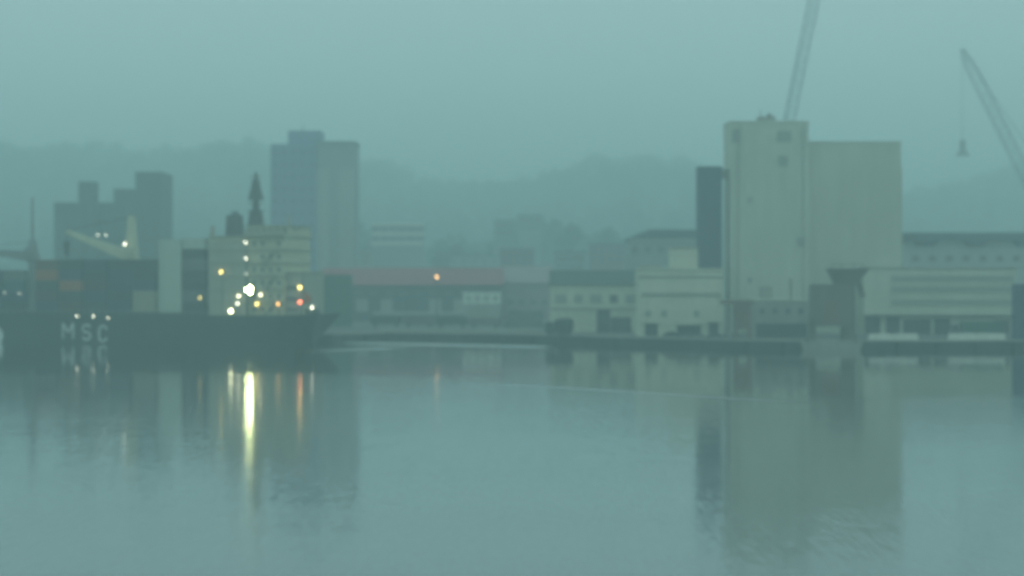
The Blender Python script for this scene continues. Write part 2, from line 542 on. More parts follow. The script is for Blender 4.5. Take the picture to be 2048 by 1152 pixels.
# hull lettering, as painted on the near side
def letters():
    cs = [(126, 146, 647, 676), (166, 180, 650, 679), (198, 213, 652, 682)]
    def stroke(pts, w):
        mb = MB()
        for p, q in zip(pts, pts[1:]):
            p, q = Vector((p[0], 0, p[1])), Vector((q[0], 0, q[1])); d = (q-p).normalized()
            nn = Vector((-d.z, 0, d.x))*w/2; e = d*w*0.32
            P = [p-e-nn, q+e-nn, q+e+nn, p-e+nn]
            mb.quadbox([(v.x, 0.0, v.z) for v in P] + [(v.x, 0.05, v.z) for v in P])
        return mb
    shapes = {
        "M": [(0,0),(0,1),(.5,.42),(1,1),(1,0)],
        "S": [(1,.84),(.78,1),(.25,1),(0,.86),(0,.64),(.25,.52),(.75,.48),(1,.35),(1,.14),(.75,0),(.22,0),(0,.16)],
        "C": [(1,.80),(.85,.95),(.6,1),(.3,1),(.08,.86),(0,.66),(0,.34),(.08,.14),(.3,0),(.6,0),(.85,.05),(1,.20)]}
    for ch, (x0, x1, y0, y1) in zip("MSC", cs):
        s0, s1 = ss(x0, 10.06), ss(x1, 10.06)         # s0 > s1: the bow lies to the left
        w, z1, z0 = s0-s1, sz(y0, s0), sz(y1, s0)
        mb = stroke([(s0 - a*w, z0 + b*(z1-z0)) for a, b in shapes[ch]], 0.44)
        o = mb.build("hull_letter", "letter", ship, (0, 10.03, 0))
        o["label"] = "white letter %s painted on the black hull" % ch
letters()

hm = MB(); pc = sp(-4, 671, 10.06)
hm.v = [(pc.x+math.cos(2*math.pi*i/20)*1.5, y, pc.z+math.sin(2*math.pi*i/20)*2.0) for y in (10.03, 10.08) for i in range(20)]
hm.f = [tuple(range(20)), tuple(range(20,40))] + [(i, (i+1)%20, 20+(i+1)%20, 20+i) for i in range(20)]
hm.build("hull_mark", "letter", ship)["label"] = "pale painted patch on the hull at the left edge"

def rng(px0, px1, yl):
    return ss(px1, yl), ss(px0, yl)      # s low, s high

def superstructure():
    # accommodation tower of six decks
    s0, s1 = rng(418, 568, 8.6)
    zt = sz(472, s0, 8.6)
    acc = MB().box(s0, s1, -8.6, 8.6, DK-.3, zt).build("accommodation_block", "ship_white", ship)
    nd = 6; dh = (zt-DK)/nd
    for k in range(1, nd+1):
        z = DK + k*dh
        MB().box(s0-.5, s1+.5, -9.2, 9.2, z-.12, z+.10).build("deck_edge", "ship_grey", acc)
    for k in range(nd):
        z = DK + k*dh + 1.0
        n = 9
        for i in range(n):
            if (i*7+k*3) % 11 == 0: continue
            s = s0 + (s1-s0)*(i+.6)/(n+.2)
            window(acc, s, z, 8.6, 0.9, 1.0, "Y")
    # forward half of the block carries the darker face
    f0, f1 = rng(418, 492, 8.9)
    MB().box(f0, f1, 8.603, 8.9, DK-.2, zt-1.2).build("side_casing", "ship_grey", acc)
    # outside stairs between decks
    stairs = MB()
    for k in range(nd-1):
        z = DK + k*dh
        a, b = (s0+2, s0+5.2) if k % 2 else (s0+5.2, s0+2)
        stairs.bar((a, 9.0, z+.1), (b, 9.0, z+dh), .7, .16)
    stairs.build("stairs", "ship_grey", acc)
    # bridge
    b0, b1 = rng(490, 572, 8.6)
    zb = sz(452, b0, 8.6)
    br = MB().box(b0, b1, -7.5, 7.5, zt+.101, zb).build("bridge", "ship_white", ship)
    MB().box(b0+.8, b1-.4, -10.4, 10.4, zt+.102, zt+1.5).build("bridge_wing", "ship_grey", br)
    for i in range(6):
        window(br, b0 + (b1-b0)*(i+.5)/6, zt+.9, 7.5, 1.2, 1.1, "Y")
    MB().box(b0-.5, b1+.5, -8, 8, zb, zb+.25).build("bridge_roof", "ship_grey", br)
    # signal mast with platforms and radar scanners
    ms = ss(512, 0); mz = sz(345, ms, 0)
    mast = MB().tube((ms, 0, zb), (ms, 0, mz), 1.15, .35, 10).build("mast", "funnel", ship)
    hh = mz-zb
    MB().box(ms-1.6, ms+1.6, -1.8, 1.8, zb+hh*.30, zb+hh*.30+.2).build("platform", "funnel", mast)
    MB().frustum((ms-1.7, ms+1.7, -1.5, 1.5, zb+.25), (ms-1.2, ms+1.2, -1.2, 1.2, zb+hh*.29)).build("mast_house", "funnel", mast)
    MB().frustum((ms-1.5, ms+1.5, -1.5, 1.5, zb+hh*.50), (ms-.5, ms+.5, -.6, .6, zb+hh*.88)).build("signal_frame", "funnel", mast)
    MB().box(ms-2.0, ms+2.0, -.2, .2, zb+hh*.42, zb+hh*.42+.35).build("radar_scanner", "ship_grey", mast)
    MB().box(ms-1.5, ms+1.5, -.15, .15, zb+hh*.92, zb+hh*.92+.25).build("radar_scanner", "ship_grey", mast)
    for dx in (-.9, .9): MB().tube((ms+dx, 0, zb+hh*.6), (ms+dx*1.3, 0, mz-.8), .07, .04, 6).build("antenna", "funnel", mast)
    # funnel and ventilators at the forward edge
    fs = ss(470, 0); fz = sz(430, fs, 0)
    fn = MB().frustum((fs-1.7, fs+1.7, -2.2, 2.2, zt), (fs-1.3, fs+1.5, -1.8, 1.8, fz)).build("funnel", "funnel", ship)
    for dx in (-.7, 0, .7): MB().tube((fs+dx, 0, fz-.4), (fs+dx, 0, fz+.9), .26, n=10).build("exhaust_pipe", "steel_dark", fn)
    vs_ = ss(425, 2); vz = sz(452, vs_, 2)
    MB().tube((vs_, 2, zt), (vs_, 2, vz), .7, .5).build("ventilator", "ship_grey", ship)
    # aft stub post with cross-tree
    ps = ss(578, 4); pz = sz(432, ps, 4)
    post = MB().tube((ps, 4, DK), (ps, 4, pz), .55, .38).build("aft_post", "ship_grey", ship)
    MB().box(ps-2.6, ps+1.2, 3.7, 4.3, pz-3.4, pz-2.9).build("crosstree", "ship_grey", post)
    # stepped aft houses
    a0, a1 = rng(568, 622, 7.6)
    za = sz(545, a0, 7.6)
    ah = MB().box(a0+2.6, a1-.02, -7.4, 7.4, DK-.3, za).build("aft_house", "ship_grey", ship)
    MB().box(a0+2.2, a1-.02, -7.9, 7.9, za, za+.25).build("aft_house_roof", "ship_white", ah)
    for k in range(3):
        for i in range(4):
            window(ah, a0+3.6+(a1-a0-4.2)*(i+.5)/4, DK+.9+k*2.7, 7.4, .9, 1.0, "Y")
    # lifeboat in a slanting launching frame over the stern
    lb = MB()
    prof = [(0,0,.35,.5),(.8,.0,.95,1.2),(2.6,.1,1.25,1.5),(4.6,.1,1.25,1.55),(6.2,.0,.95,1.3),(7.0,0,.35,.6)]
    for x, zc, w, h in prof:
        for i in range(8):
            t = 2*math.pi*i/8
            lb.v.append((x, math.cos(t)*w, zc+math.sin(t)*h))
    for i in range(len(prof)-1):
        for j in range(8):
            lb.f.append((i*8+j, i*8+(j+1)%8, (i+1)*8+(j+1)%8, (i+1)*8+j))
    lb.f += [tuple(range(8)), tuple(range(40,48))]
    ls = ss(600, 3)
    M["orange"] = mat("orange_gel_coat", (0.42, 0.12, 0.03), 0.5, 0.15, 1.0)
    boat = lb.build("lifeboat", "orange", ship, (ls-3.8, 5, DK+3.6), (0, math.radians(-24), 0), smooth=True)
    fr = MB()
    for y in (3.9, 6.1):
        fr.bar((ls-4.3, y, DK+1.4), (ls+3.6, y, DK+4.9), .3); fr.bar((ls+3.2, y, DK), (ls+3.2, y, DK+4.7), .28); fr.bar((ls-2.4, y, DK), (ls-2.4, y, DK+2.2), .28)
    fr.build("lifeboat_frame", "ship_white", ship)
    # winches on the poop
    for px in (628, 646):
        w = sp(px-14, 622, 4)
        MB().tube((w.x, 3.0, DK+1.0), (w.x, 5.4, DK+1.0), .75, n=12).build("mooring_winch", "steel_dark", ship)
superstructure()

def deck_crane(px, pz_top, pivot_py, tip, mcol, name="deck_crane", boom_end=None, yl=5.0):
    s = ss(px, yl)
    zt = sz(pz_top, s, yl); zp = sz(pivot_py, s, yl)
    root = MB().tube((s, yl, DK-.3), (s, yl, zp-1.4), 1.25, 1.1, 14).build(name, mcol, ship)
    MB().tube((s, yl, zp-1.4), (s, yl, zp-1.0), 1.55, n=14).build("slewing_ring", "steel_dark", root)
    MB().frustum((s-1.5, s+1.3, yl-1.4, yl+1.4, zp-1.0), (s-.7, s+.7, yl-.7, yl+.7, zt)).build("crane_house", mcol, root)
    MB().box(s-1.2, s+1.2, yl+1.0, yl+2.0, zp+.2, zp+2.2).build("operator_cab", mcol, root)
    p = Vector((s+1.0, yl, zp)); q = tip
    MB().bar(p, q, 1.3, 2.7, 0.8, 1.0).build("boom", mcol, root)
    c = MB()
    for y in (-.3, .3): c.bar((s, yl+y, zt-.3), q+Vector((0,y,.4)), .07)
    c.build("luffing_cable", "steel_dark", root)
    return root, q
tip = sp(133, 463, 5.0)
cr, q = deck_crane(263, 432, 512, tip, "crane_cream")
hk = MB()
for d in (-.15, .15): hk.bar(q+Vector((d,0,-.4)), q+Vector((d,0,-2.6)), .08)
hk.build("hoist_rope", "steel_dark", cr)
MB().frustum((q.x-.3, q.x+.3, q.y-.25, q.y+.25, q.z-6.2), (q.x-.75, q.x+.75, q.y-.4, q.y+.4, q.z-2.6)).build("hook_block", "steel_dark", cr)
tip2 = sp(-60, 500, 5.0)
deck_crane(65, 480, 512, tip2, "crane_grey")
s65 = ss(65, 5); MB().tube((s65, 5, sz(482, s65, 5)), (s65, 5, sz(395, s65, 5)), .45, .22, 8).build("foremast", "crane_grey", ship)
# hatch coaming under the boxes
hc0, hc1 = ss(412, 9), ss(-40, 9)
MB().box(hc0, hc1, -9.0, 9.2, DK-.2, DK+.75).build("hatch_coaming", "hull", ship)

# ---- lamps fitted to the ship, plus added ones that brighten the wall
LM = {"flood": lamp_mat("floodlight_glow", (0.90, 1.0, 0.42), 215.0), "white": lamp_mat("lamp_white", (1.0, 0.98, 0.74), 10.0), "yellow": lamp_mat("lamp_yellow", (1.0, 0.78, 0.20), 9.0),
      "orange": lamp_mat("lamp_orange", (1.0, 0.52, 0.14), 8.0), "red": lamp_mat("lamp_red", (1.0, 0.20, 0.09), 10.0), "dim": lamp_mat("lamp_dim", (0.9, 0.95, 0.75), 5.0), "added_spill": lamp_mat("added_spill_lamp", (1.0, 0.95, 0.6), 14.0), "yard": lamp_mat("lamp_yard", (1.0, 0.55, 0.20), 8.0), "deckflood": lamp_mat("lamp_deckflood", (1.0, 0.98, 0.55), 18.0)}
def sphere(r, n=10, m=6):
    mb = MB()
    for j in range(m+1):
        p = math.pi*j/m
        for i in range(n):
            t = 2*math.pi*i/n
            mb.v.append((r*math.sin(p)*math.cos(t), r*math.sin(p)*math.sin(t), r*math.cos(p)))
    for j in range(m):
        for i in range(n):
            mb.f.append((j*n+i, j*n+(i+1)%n, (j+1)*n+(i+1)%n, (j+1)*n+i))
    return mb
def deck_lamp(px, py, kind, r, yl, ztop=None, name="deck_lamp"):
    p = sp(px, py, yl)
    # housing (a dark hood) with a lens in front, facing outboard
    h = MB().box(p.x-r*1.15, p.x+r*1.15, yl-.55, yl-.02, p.z-r*1.1, p.z+r*1.25).build(name, "steel_dark", ship)
    sphere(r).build("bulb", LM[kind], h, (p.x, yl+r*.95, p.z))
    base = DK if ztop is None else ztop
    if p.z - base > r*1.2:
        MB().bar((p.x, yl-.4, base), (p.x, yl-.4, p.z-r*1.1), .12).build("bracket", "steel_dark", h)
# main floodlight bank: stacked lenses on a frame, with an added flare lens
c = sp(500, 580, 9.75)
bank = MB().box(c.x-.75, c.x+.75, 9.2, 9.7, c.z-1.0, c.z+1.0).build("floodlight_bank", "steel_dark", ship)
for dx in (0.0,):
    for dz in (-.46, .46):
        MB().tube((c.x+dx, 9.7, c.z+dz), (c.x+dx, 9.78, c.z+dz), .38, n=16).build("lens", LM["flood"], bank)
MB().tube((c.x+.95, 9.7, c.z+.05), (c.x+.95, 9.78, c.z+.05), .22, n=14).build("lens", LM["flood"], bank)  # small side lens added to imitate flare spreading left
MB().box(c.x+.752, c.x+1.25, 9.25, 9.7, c.z-.25, c.z+.35).build("flare_lens_housing", "steel_dark", bank)
for dx in (-.5, .5): MB().bar((c.x+dx, 9.45, DK), (c.x+dx, 9.45, c.z-1.0), .18).build("bracket", "steel_dark", bank)
for px, py, kind, r, yl in [(492,485,"white",.22,9.35),(493,517,"white",.22,9.35),(493,548,"dim",.18,9.35),(443,544,"yellow",.34,9.35),(463,622,"deckflood",.42,9.7),(476,607,"white",.24,9.4),
        (515,608,"yellow",.36,9.2),(478,592,"added_spill",.26,9.2),(522,590,"added_spill",.26,8.9),(557,608,"orange",.30,9.5),(601,575,"yellow",.42,7.9),(601,604,"red",.38,8.0),(625,615,"white",.28,5.6),(400,596,"yellow",.20,9.7),  # the pair flanking the floodlight is added to wash the wall with light
        (155,632,"white",.17,10.62),(187,633,"white",.18,10.62),(216,636,"white",.15,10.62),(10,585,"dim",.14,9.9),(40,587,"dim",.14,9.9)]:
    deck_lamp(px, py, kind, r, yl)
for px, py in ((196,470),(212,470)): deck_lamp(px, py, "dim", .2, 6.4, sz(478, ss(px,6.4), 6.4), "boom_lamp")
deck_lamp(250, 488, "white", .28, 6.6, sz(500, ss(250,6.6), 6.6), "boom_lamp")

# ------------------------------------------------------------------ shipping containers (each a thing)
CCOL = {"navy": (0.03,0.045,0.085), "charcoal": (0.035,0.04,0.045), "maroon": (0.085,0.03,0.03), "orange": (0.36,0.12,0.045), "brown": (0.13,0.065,0.045), "teal": (0.03,0.09,0.09),
        "white": (0.47,0.54,0.46), "beige": (0.34,0.31,0.22), "grey": (0.13,0.14,0.14), "blue": (0.03,0.06,0.12), "green": (0.035,0.10,0.06)}
_cm = {}
def container_mesh(colr, L=6.06):
    key = (colr, L)
    if key in _cm: return _cm[key]
    m = mat("container_"+colr, CCOL[colr], 0.6, 0.22, 0.8, streak=True)
    W, H = 2.44, 2.59
    mb = MB()
    n = int(L/0.55)
    # corrugated long sides
    for sg in (-1, 1):
        xs = []
        step = (L-.3)/n
        for i in range(n):
            x = -L/2+.15+i*step
            xs += [(x, 0), (x+step*.35, 0), (x+step*.5, .07), (x+step*.85, .07)]
        xs.append((L/2-.15, 0))
        k = len(mb.v)
        for x, d in xs: mb.v += [(x, sg*(W/2-.03-d), .14), (x, sg*(W/2-.03-d), H-.12)]
        for i in range(len(xs)-1): mb.f.append((k+2*i, k+2*i+2, k+2*i+3, k+2*i+1))
    for sx in (-1, 1):
        for sy in (-1, 1):
            mb.box(sx*L/2-(.16 if sx > 0 else 0), sx*L/2+(.16 if sx < 0 else 0), sy*W/2-(.14 if sy > 0 else 0), sy*W/2+(.14 if sy < 0 else 0), 0, H)
    for sy in (-1, 1):
        y0, y1 = (W/2-.12, W/2-.004) if sy > 0 else (-W/2+.004, -W/2+.12)
        mb.box(-L/2+.16, L/2-.16, y0, y1, .004, .16).box(-L/2+.16, L/2-.16, y0, y1, H-.14, H-.004)
    mb.box(-L/2+.03, L/2-.03, -W/2+.13, W/2-.13, .05, .14).box(-L/2+.03, L/2-.03, -W/2+.12, W/2-.12, H-.12, H-.03)
    mb.box(-L/2+.04, -L/2+.10, -W/2+.14, W/2-.14, .14, H-.12).box(L/2-.10, L/2-.04, -W/2+.14, W/2-.14, .14, H-.12)
    for y in (-.75, -.25, .25, .75): mb.box(L/2-.04, L/2-.005, y-.03, y+.03, .1, H-.1)
    _cm[key] = mb.mesh("container", m)
    return _cm[key]
ORD = ["bottom","second","third","fourth","fifth","sixth","seventh","eighth"]
def ship_stack(px_c, cols, where, zbase, yl=8.0, group="containers on the ship's deck"):
    s = ss(px_c, yl)
    for k, cn in enumerate(cols):
        wl = SO + SU*s + SV*yl
        o = link("container", container_mesh(cn), None, (wl.x, wl.y, zbase + k*2.62), (0, 0, SROT))
        tier = "topmost" if k == len(cols)-1 else ORD[k] + (" from bottom" if k else "")
        tag(o, "%s shipping container, %s of the %s" % (cn, tier, where), "container", group)
ZB = DK+.77
ship_stack(391, ["charcoal","grey","charcoal","charcoal","grey","charcoal","white"], "stack beside the superstructure", ZB, 7.4)
ship_stack(344, ["white"]*7, "tall white stack", ZB-.3, 8.0)
ship_stack(292, ["beige","beige","navy","charcoal","charcoal"], "first stack left of the white one", ZB)
ship_stack(243, ["navy","charcoal","navy","navy","charcoal"], "second stack left of the white one", ZB)
ship_stack(194, ["charcoal","navy","maroon","charcoal","navy"], "third stack left of the white one", ZB)
ship_stack(145, ["maroon","charcoal","orange","navy","charcoal"], "fourth stack left of the white one", ZB)
ship_stack(97, ["navy","maroon","charcoal","orange","brown"], "stack right of the dark pedestal", ZB)
ship_stack(30, ["charcoal","navy","teal","grey"], "stack left of the dark pedestal", ZB)
ship_stack(-18, ["navy","charcoal","teal","navy"], "stack cut by the left picture edge", ZB)

# ------------------------------------------------------------------ grain elevator and its neighbours
def building(name, label, cat, px0, px1, ytop, Y, depth, wall, z0=2.0, roof=None, rz=0.0):
    """box building whose front face stands at distance Y; local origin at its front centre"""
    x0, x1 = PX(px0, Y), PX(px1, Y)
    w, h = x1-x0, PZ(ytop, Y)-z0
    t = thing(name, label, cat, ((x0+x1)/2, Y, z0), rz)
    b = MB().box(-w/2, w/2, 0, depth, -.6, h).build("wall", wall, t)
    if roof:
        MB().box(-w/2-.3, w/2+.3, -.3, depth+.3, h, h+.45).build("roof", roof, t)
    return t, w, h

el, w, h = building("grain_elevator", "huge windowless cream concrete grain elevator, tallest building on the right", "grain elevator", 1459, 1617, 247, 500, 14, "concrete")
MB().box(-w/2-.15, w/2+.15, -.15, 14.15, h, h+.7).build("parapet", "concrete2", el)
kx = PX(1540, 500) - el.location.x
kn = MB().box(kx-2.4, kx+2.0, 4, 9, h+.7, h+2.2).build("rooftop_plant", "greywall", el)
MB().tube((kx-1.9, 4.6, h+2.2), (kx-1.9, 4.6, h+4.2), .12, .06, 6).build("antenna", "steel_dark", kn)
MB().tube((kx+.6, 6, h+2.2), (kx+.6, 6, h+3.0), .6, n=10).build("ventilator", "steel_dark", kn)
for i in range(1, 6):
    x = -w/2 + w*i/6
    MB().box(x-.3, x+.3, -.07, 0, 10, h-.02).build("pilaster", "concrete", el)
for px, py, ww, hh in ((1472,272,2.2,3.4),(1568,272,3.6,2.6),(1566,322,2.4,2.6),(1602,484,2.2,2.4),(1500,400,1.2,1.4),(1500,560,1.2,1.4)):
    window(el, PX(px,500)-el.location.x, PZ(py,500)-2-hh/2, -.072 if abs(ww-1.2) > .1 else -.001, ww, hh, pane="bandpane")
for x in (-w/2+2.2, w/2-1.4): MB().tube((x, -.22, 6), (x, -.22, h-1), .14, n=8).build("downpipe", "greywall", el)
# lower right-hand bin block
w2 = PX(1802,503)-PX(1617,500); h2 = PZ(287,503)-2
bb = MB().box(w/2+.02, w/2+w2, 3, 25, -.6, h2).build("bin_block", "concrete2", el)
MB().box(w/2+.02, w/2+w2+.15, 2.85, 25.15, h2, h2+.6).build("parapet", "concrete", bb)
for i in range(1, 8):
    x = w/2 + w2*i/8
    MB().box(x-.25, x+.25, 2.93, 3, 8, h2-.02).build("pilaster", "concrete2", bb)
MB().box(w/2+w2, w/2+w2+1.3, 8, 22, -.6, h2-6).build("stair_shaft", "cream2", bb)
tw, tww, twh = building("conveyor_tower", "narrow dark blue sheet-clad tower beside the grain elevator", "tower", 1398, 1444, 335, 498, 8, "bluetower")
for i in range(1, 8):
    z = twh*i/8
    MB().box(-tww/2-.03, tww/2+.03, -.05, 0, z-.06, z+.06).build("cladding_joint", "steel_dark", tw)
MB().box(-tww/2-.1, tww/2+.1, -.1, 8.1, twh, twh+.3).build("roof", "roof_dark", tw)
lk0 = PX(1444,505)
MB().box(tww/2+.02, tww/2+4.0, 4, 8, twh-2.6, twh-.2).build("conveyor_bridge", "greywall", tw)

bB, w, h = building("dock_office", "cream flat-roofed dock building at the foot of the grain elevator", "building", 1277, 1446, 540, 478, 14, "cream", roof="cream2")
MB().box(-w/2+1, w/2-.6, -.35, 0, h-6.4, h-5.7).build("ledge", "greywall", bB)
MB().box(-w/2-.02, w/2+.02, -.2, 0, h-2.0, h-1.5).build("cornice", "greywall", bB)
for i in (0, 1, 3):
    window(bB, -w/2+2.4+(w-5)*i/4, 4.8, -.002, 1.5, 1.6, pane="bandpane")
for xx, ww, hh in ((-w/2+3.2, 3.2, 3.0), (w/2-8.5, 6.0, 2.6), (w/2-2.4, 2.4, 3.2)):
    d = MB().box(xx-ww/2, xx+ww/2, -.06, 0, .0, hh).build("door", "steel_dark", bB)
    MB().box(xx-ww/2-.5, xx+ww/2+.5, -1.0, 0, hh+.15, hh+.35).build("canopy", "greywall", d)
rr = PX(1368, 482)-bB.location.x
rh = MB().box(rr-3.5, rr+3.4, 3, 9, h+.45, h+5.6).build("rooftop_room", "cream", bB)
MB().box(rr-3.8, rr+3.7, 2.7, 9.3, h+5.6, h+5.95).build("rooftop_room_roof", "greywall", rh)
MB().box(-w/2+.6, -w/2+6, 3, 8, h+.45, h+1.4).build("roof_hatch", "greywall", bB)

bA, w, h = building("dock_shed", "low cream dock shed with dark green roof left of the cream dock building", "shed", 1102, 1282, 570, 512, 16, "cream")
rfm = MB()
for x in (-w/2-.4, w/2+.1): rfm.v += [(x, -.7, h), (x, 16.7, h), (x, 8, h+4.0)]
rfm.f = [(0,1,2),(3,4,5),(0,1,4,3),(1,2,5,4),(2,0,3,5)]
rfm.build("roof", "roof_green", bA)
MB().box(-w/2, w/2, -.3, 0, h-6.6, h-6.1).build("canopy", "greywall", bA)
for i in range(5):
    window(bA, -w/2+2.6+(w-5.2)*i/4, h-4.8, -.002, 2.2 if i % 2 else 3.0, 2.2, pane="bandpane" if i != 3 else "window")
for xx, ww, hh in ((-w/2+3.8, 3.4, 3.8), (PX(1207,512)-bA.location.x, 3.6, 6.0), (w/2-5.4, 5.5, 4.0)):
    MB().box(xx-ww/2, xx+ww/2, -.07, 0, 0, hh).build("door", "steel_dark", bA)

an, w, h = building("elevator_annex", "grey low annex in front of the grain elevator", "annex", 1508, 1618, 602, 466, 12, "greywall", roof="cream2")
for i in range(4): window(an, -w/2+2+(w-4)*i/3, h-3.2, -.002, 1.5, 1.5)
MB().box(-w/2+.5, w/2-.5, -.06, 0, 0, 3.4).build("door", "steel_dark", an)
MB().box(-w/2+2, -w/2+5, 3, 6, h+.45, h+3.6).build("rooftop_hopper", "greywall", an)
MB().tube((w/2-4, 3, h+.45), (w/2-4, 3, h+5.5), .5, n=10).build("exhaust_stack", "greywall", an)

lt = thing("loading_gantry", "brown-grey loading gantry with a flat top in front of the grain elevator", "gantry", (PX(1478,456), 456, 2))
for dx in (-.6, 2.6):
    for dy in (0, 3): MB().box(dx-.35, dx+.35, dy-.35, dy+.35, 0, 8.2).build("leg", "rust", lt)
MB().box(-4.2, 3.4, -.6, 3.6, 8.2, 9.2).build("top_beam", "rust", lt)
MB().box(-.2, 2.2, .2, 2.8, 2.2, 8.2).build("chute", "rust", lt)

hp = thing("dock_hopper", "dark rusty ship-unloading hopper with a flared top on the quay edge", "hopper", (PX(1662,449), 449, 2))
for x in (-4.4, 4.4):
    for y in (-2.6, 2.6): MB().box(x-.4, x+.4, y-.4, y+.4, 0, 4.6).build("leg", "hopper", hp)
bx_ = MB().box(-4.8, 4.8, -3.0, 3.0, 3.2, 13.0).build("body", "hopper", hp)
MB().box(-2.4, 1.2, -3.08, -3.0, 3.8, 9.4).build("side_panel", "rust", bx_)
for x in (-4.0, -2.9, 1.7, 4.4): MB().box(x-.14, x+.14, -3.2, -3.0, 3.2, 13.0).build("stiffener", "hopper", bx_)
MB().box(2.6, 5.4, -1.6, 1.6, 0.0, 13.4).build("leg_tower", "hopper", hp)
MB().frustum((1.0, 5.6, -2.2, 2.2, 12.9), (-.6, 8.2, -3.8, 3.8, 16.4)).build("flared_top", "hopper", hp)
MB().box(-.75, 8.35, -3.95, 3.95, 16.4, 16.75).build("rim", "hopper", hp)
gr = MB()
for x, y, z in ((0.2,0,16.7),(2.6,.2,16.7),(5.4,.4,16.7),(7.4,.5,16.7)): gr.box(x, x+.18, y, y+.18, z, z+1.2)
gr.bar((0.2,0,17.8),(7.5,.5,17.8),.12)
gr.build("handrail", "steel_dark", hp)
MB().bar((6.2,0,14.2),(7.6,0,10.0),1.6,.9).build("discharge_chute", "hopper", hp)

pn = thing("work_pontoon", "grey steel work pontoon moored below the hopper", "pontoon", (PX(1662,437), 437, 0))
MB().frustum((-6.2, 6.2, -1.8, 1.4, -.4), (-7, 7, -2.0, 1.6, 1.7)).build("hull", "greywall", pn)
for x in (-5.5, 5.5): MB().tube((x, -.8, 1.7), (x, -.8, 2.4), .25, n=8).build("bollard", "steel_dark", pn)
MB().box(-3, 1, -.4, 1, 1.7, 2.4).build("hatch", "greywall", pn)

wh, w, h = building("banded_warehouse", "pale four-storey warehouse with dark ribbon windows at the right", "warehouse", 1728, 2032, 538, 495, 26, "cream2", roof="greywall")
wl0 = PX(1782,495)-wh.location.x
for k, py in enumerate((556, 578, 604)):
    z = PZ(py, 495)-2
    n = 11
    for i in range(n):
        ww = (w/2-.6-wl0)/n
        window(wh, wl0+ww*(i+.5), z-.9, -.002, ww*.97, 1.5, pane="bandpane")
    MB().box(wl0, w/2-.3, -.25, 0, z-1.25, z-.98).build("sill_band", "cream", wh)
for px0, px1, hh in ((1730,1760,4.6),(1772,1800,4.4),(1806,1862,3.8),(1868,1900,4.0),(1985,2020,3.6)):
    a, b = PX(px0,495)-wh.location.x, PX(px1,495)-wh.location.x
    MB().box(a, b, -.06, 0, 0, hh).build("door", "steel_dark", wh)
MB().box(wl0-8, w/2, -2.2, 0, 4.9, 5.2).build("canopy", "greywall", wh)

bk, w, h = building("roofed_hall", "hazy large hall with dark overhanging roof behind the banded warehouse", "hall", 1812, 2120, 482, 600, 40, "towerlight")
MB().box(-w/2-1.5, w/2+1.5, -2.0, 42, h, h+2.6).build("roof", "roof_dark", bk)
for px in (1850, 1950, 2050):
    x = PX(px,600)-bk.location.x
    MB().frustum((x-2.6, x+2.6, -1.2, 0, h-1.6), (x-4.4, x+4.4, -1.8, 0, h)).build("roof_bracket", "roof_dark", bk)
for i in range(9): window(bk, -w/2+3+(w-6)*i/8, h-6.5, -.002, 2.4, 2.0)

# stacked blue boxes at the right edge
for k in range(5):
    o = link("container", container_mesh("blue", 12.19), None, (PX(2026,452)+6.1, 452, 2.0+k*2.6))
    tag(o, "dark blue container, %s of the stack at the right edge" % ("topmost" if k == 4 else ORD[k] + (" from bottom" if k else "")), "container", "blue containers stacked at the right edge")

# low white quay blocks
for i, (px0, px1) in enumerate(((1737,1786),(1788,1836),(1897,1952),(1954,2010))):
    a, b = PX(px0,446.5), PX(px1,446.5)
    o = MB().prism([(a,0),(b,0),(b,.9),(b-.25,1.5),(a+.25,1.5),(a,.9)], -.5, .5).build("concrete_barrier", "white", loc=(0, 446.8, 2.0))
    o.data.transform(Matrix.Translation((-(a+b)/2, 0, 0))); o.location.x = (a+b)/2
    tag(o, "pale concrete barrier on the right-hand quay, %s from the hopper" % ("first","second","third","fourth")[i], "barrier", "concrete barriers on the right quay")

# ------------------------------------------------------------------ vehicles on the quay
def wheel(parent, x, y, r, w, name="wheel"):
    o = MB().tube((x, y-w/2, r), (x, y+w/2, r), r, n=16).build(name, "rubber", parent)
    MB().tube((x, y-w/2-.015, r), (x, y+w/2+.015, r), r*.55, n=12).build("rim", "frame", o)
def truck(label, loc, rz, tarp, L=9.5, cabm="car_grey"):
    t = thing("lorry", label, "lorry", loc, rz)
    MB().box(-L/2, L/2, -1.25, 1.25, 1.25, 3.95).build("cargo_box", tarp, t)
    MB().box(-L/2+.1, L/2+2.6, -.5, .5, .75, 1.1).build("chassis", "steel_dark", t)
    cb = MB().prism([(L/2+.35,.6),(L/2+2.7,.6),(L/2+2.75,1.9),(L/2+2.35,3.3),(L/2+.35,3.4)], -1.2, 1.2).build("cab", cabm, t)
    MB().box(L/2+1.0, L/2+2.2, -1.215, 1.215, 2.0, 2.9).build("side_window", "glass", cb)
    MB().prism([(L/2+2.76,1.95),(L/2+2.80,1.95),(L/2+2.42,3.2),(L/2+2.38,3.2)], -1.05, 1.05).build("windscreen", "glass", cb)
    for x in (-L/2+1.0, -L/2+2.3, L/2-1.2, L/2+1.7):
        for y in (-1.0, 1.0): wheel(t, x, y, .5, .34)
    for y in (-.85, .85): MB().box(L/2+2.74, L/2+2.80, y-.18, y+.18, .85, 1.1).build("headlight", "white", t)
    return t
truck("green tarpaulin lorry parked before the banded warehouse", (PX(1962,462), 462, 2), math.pi, "greensheet", 9.6)
truck("small dark box lorry parked by the low cream shed", (PX(1128,484), 484, 2), math.radians(150), "car_dark", 4.2, "car_dark")
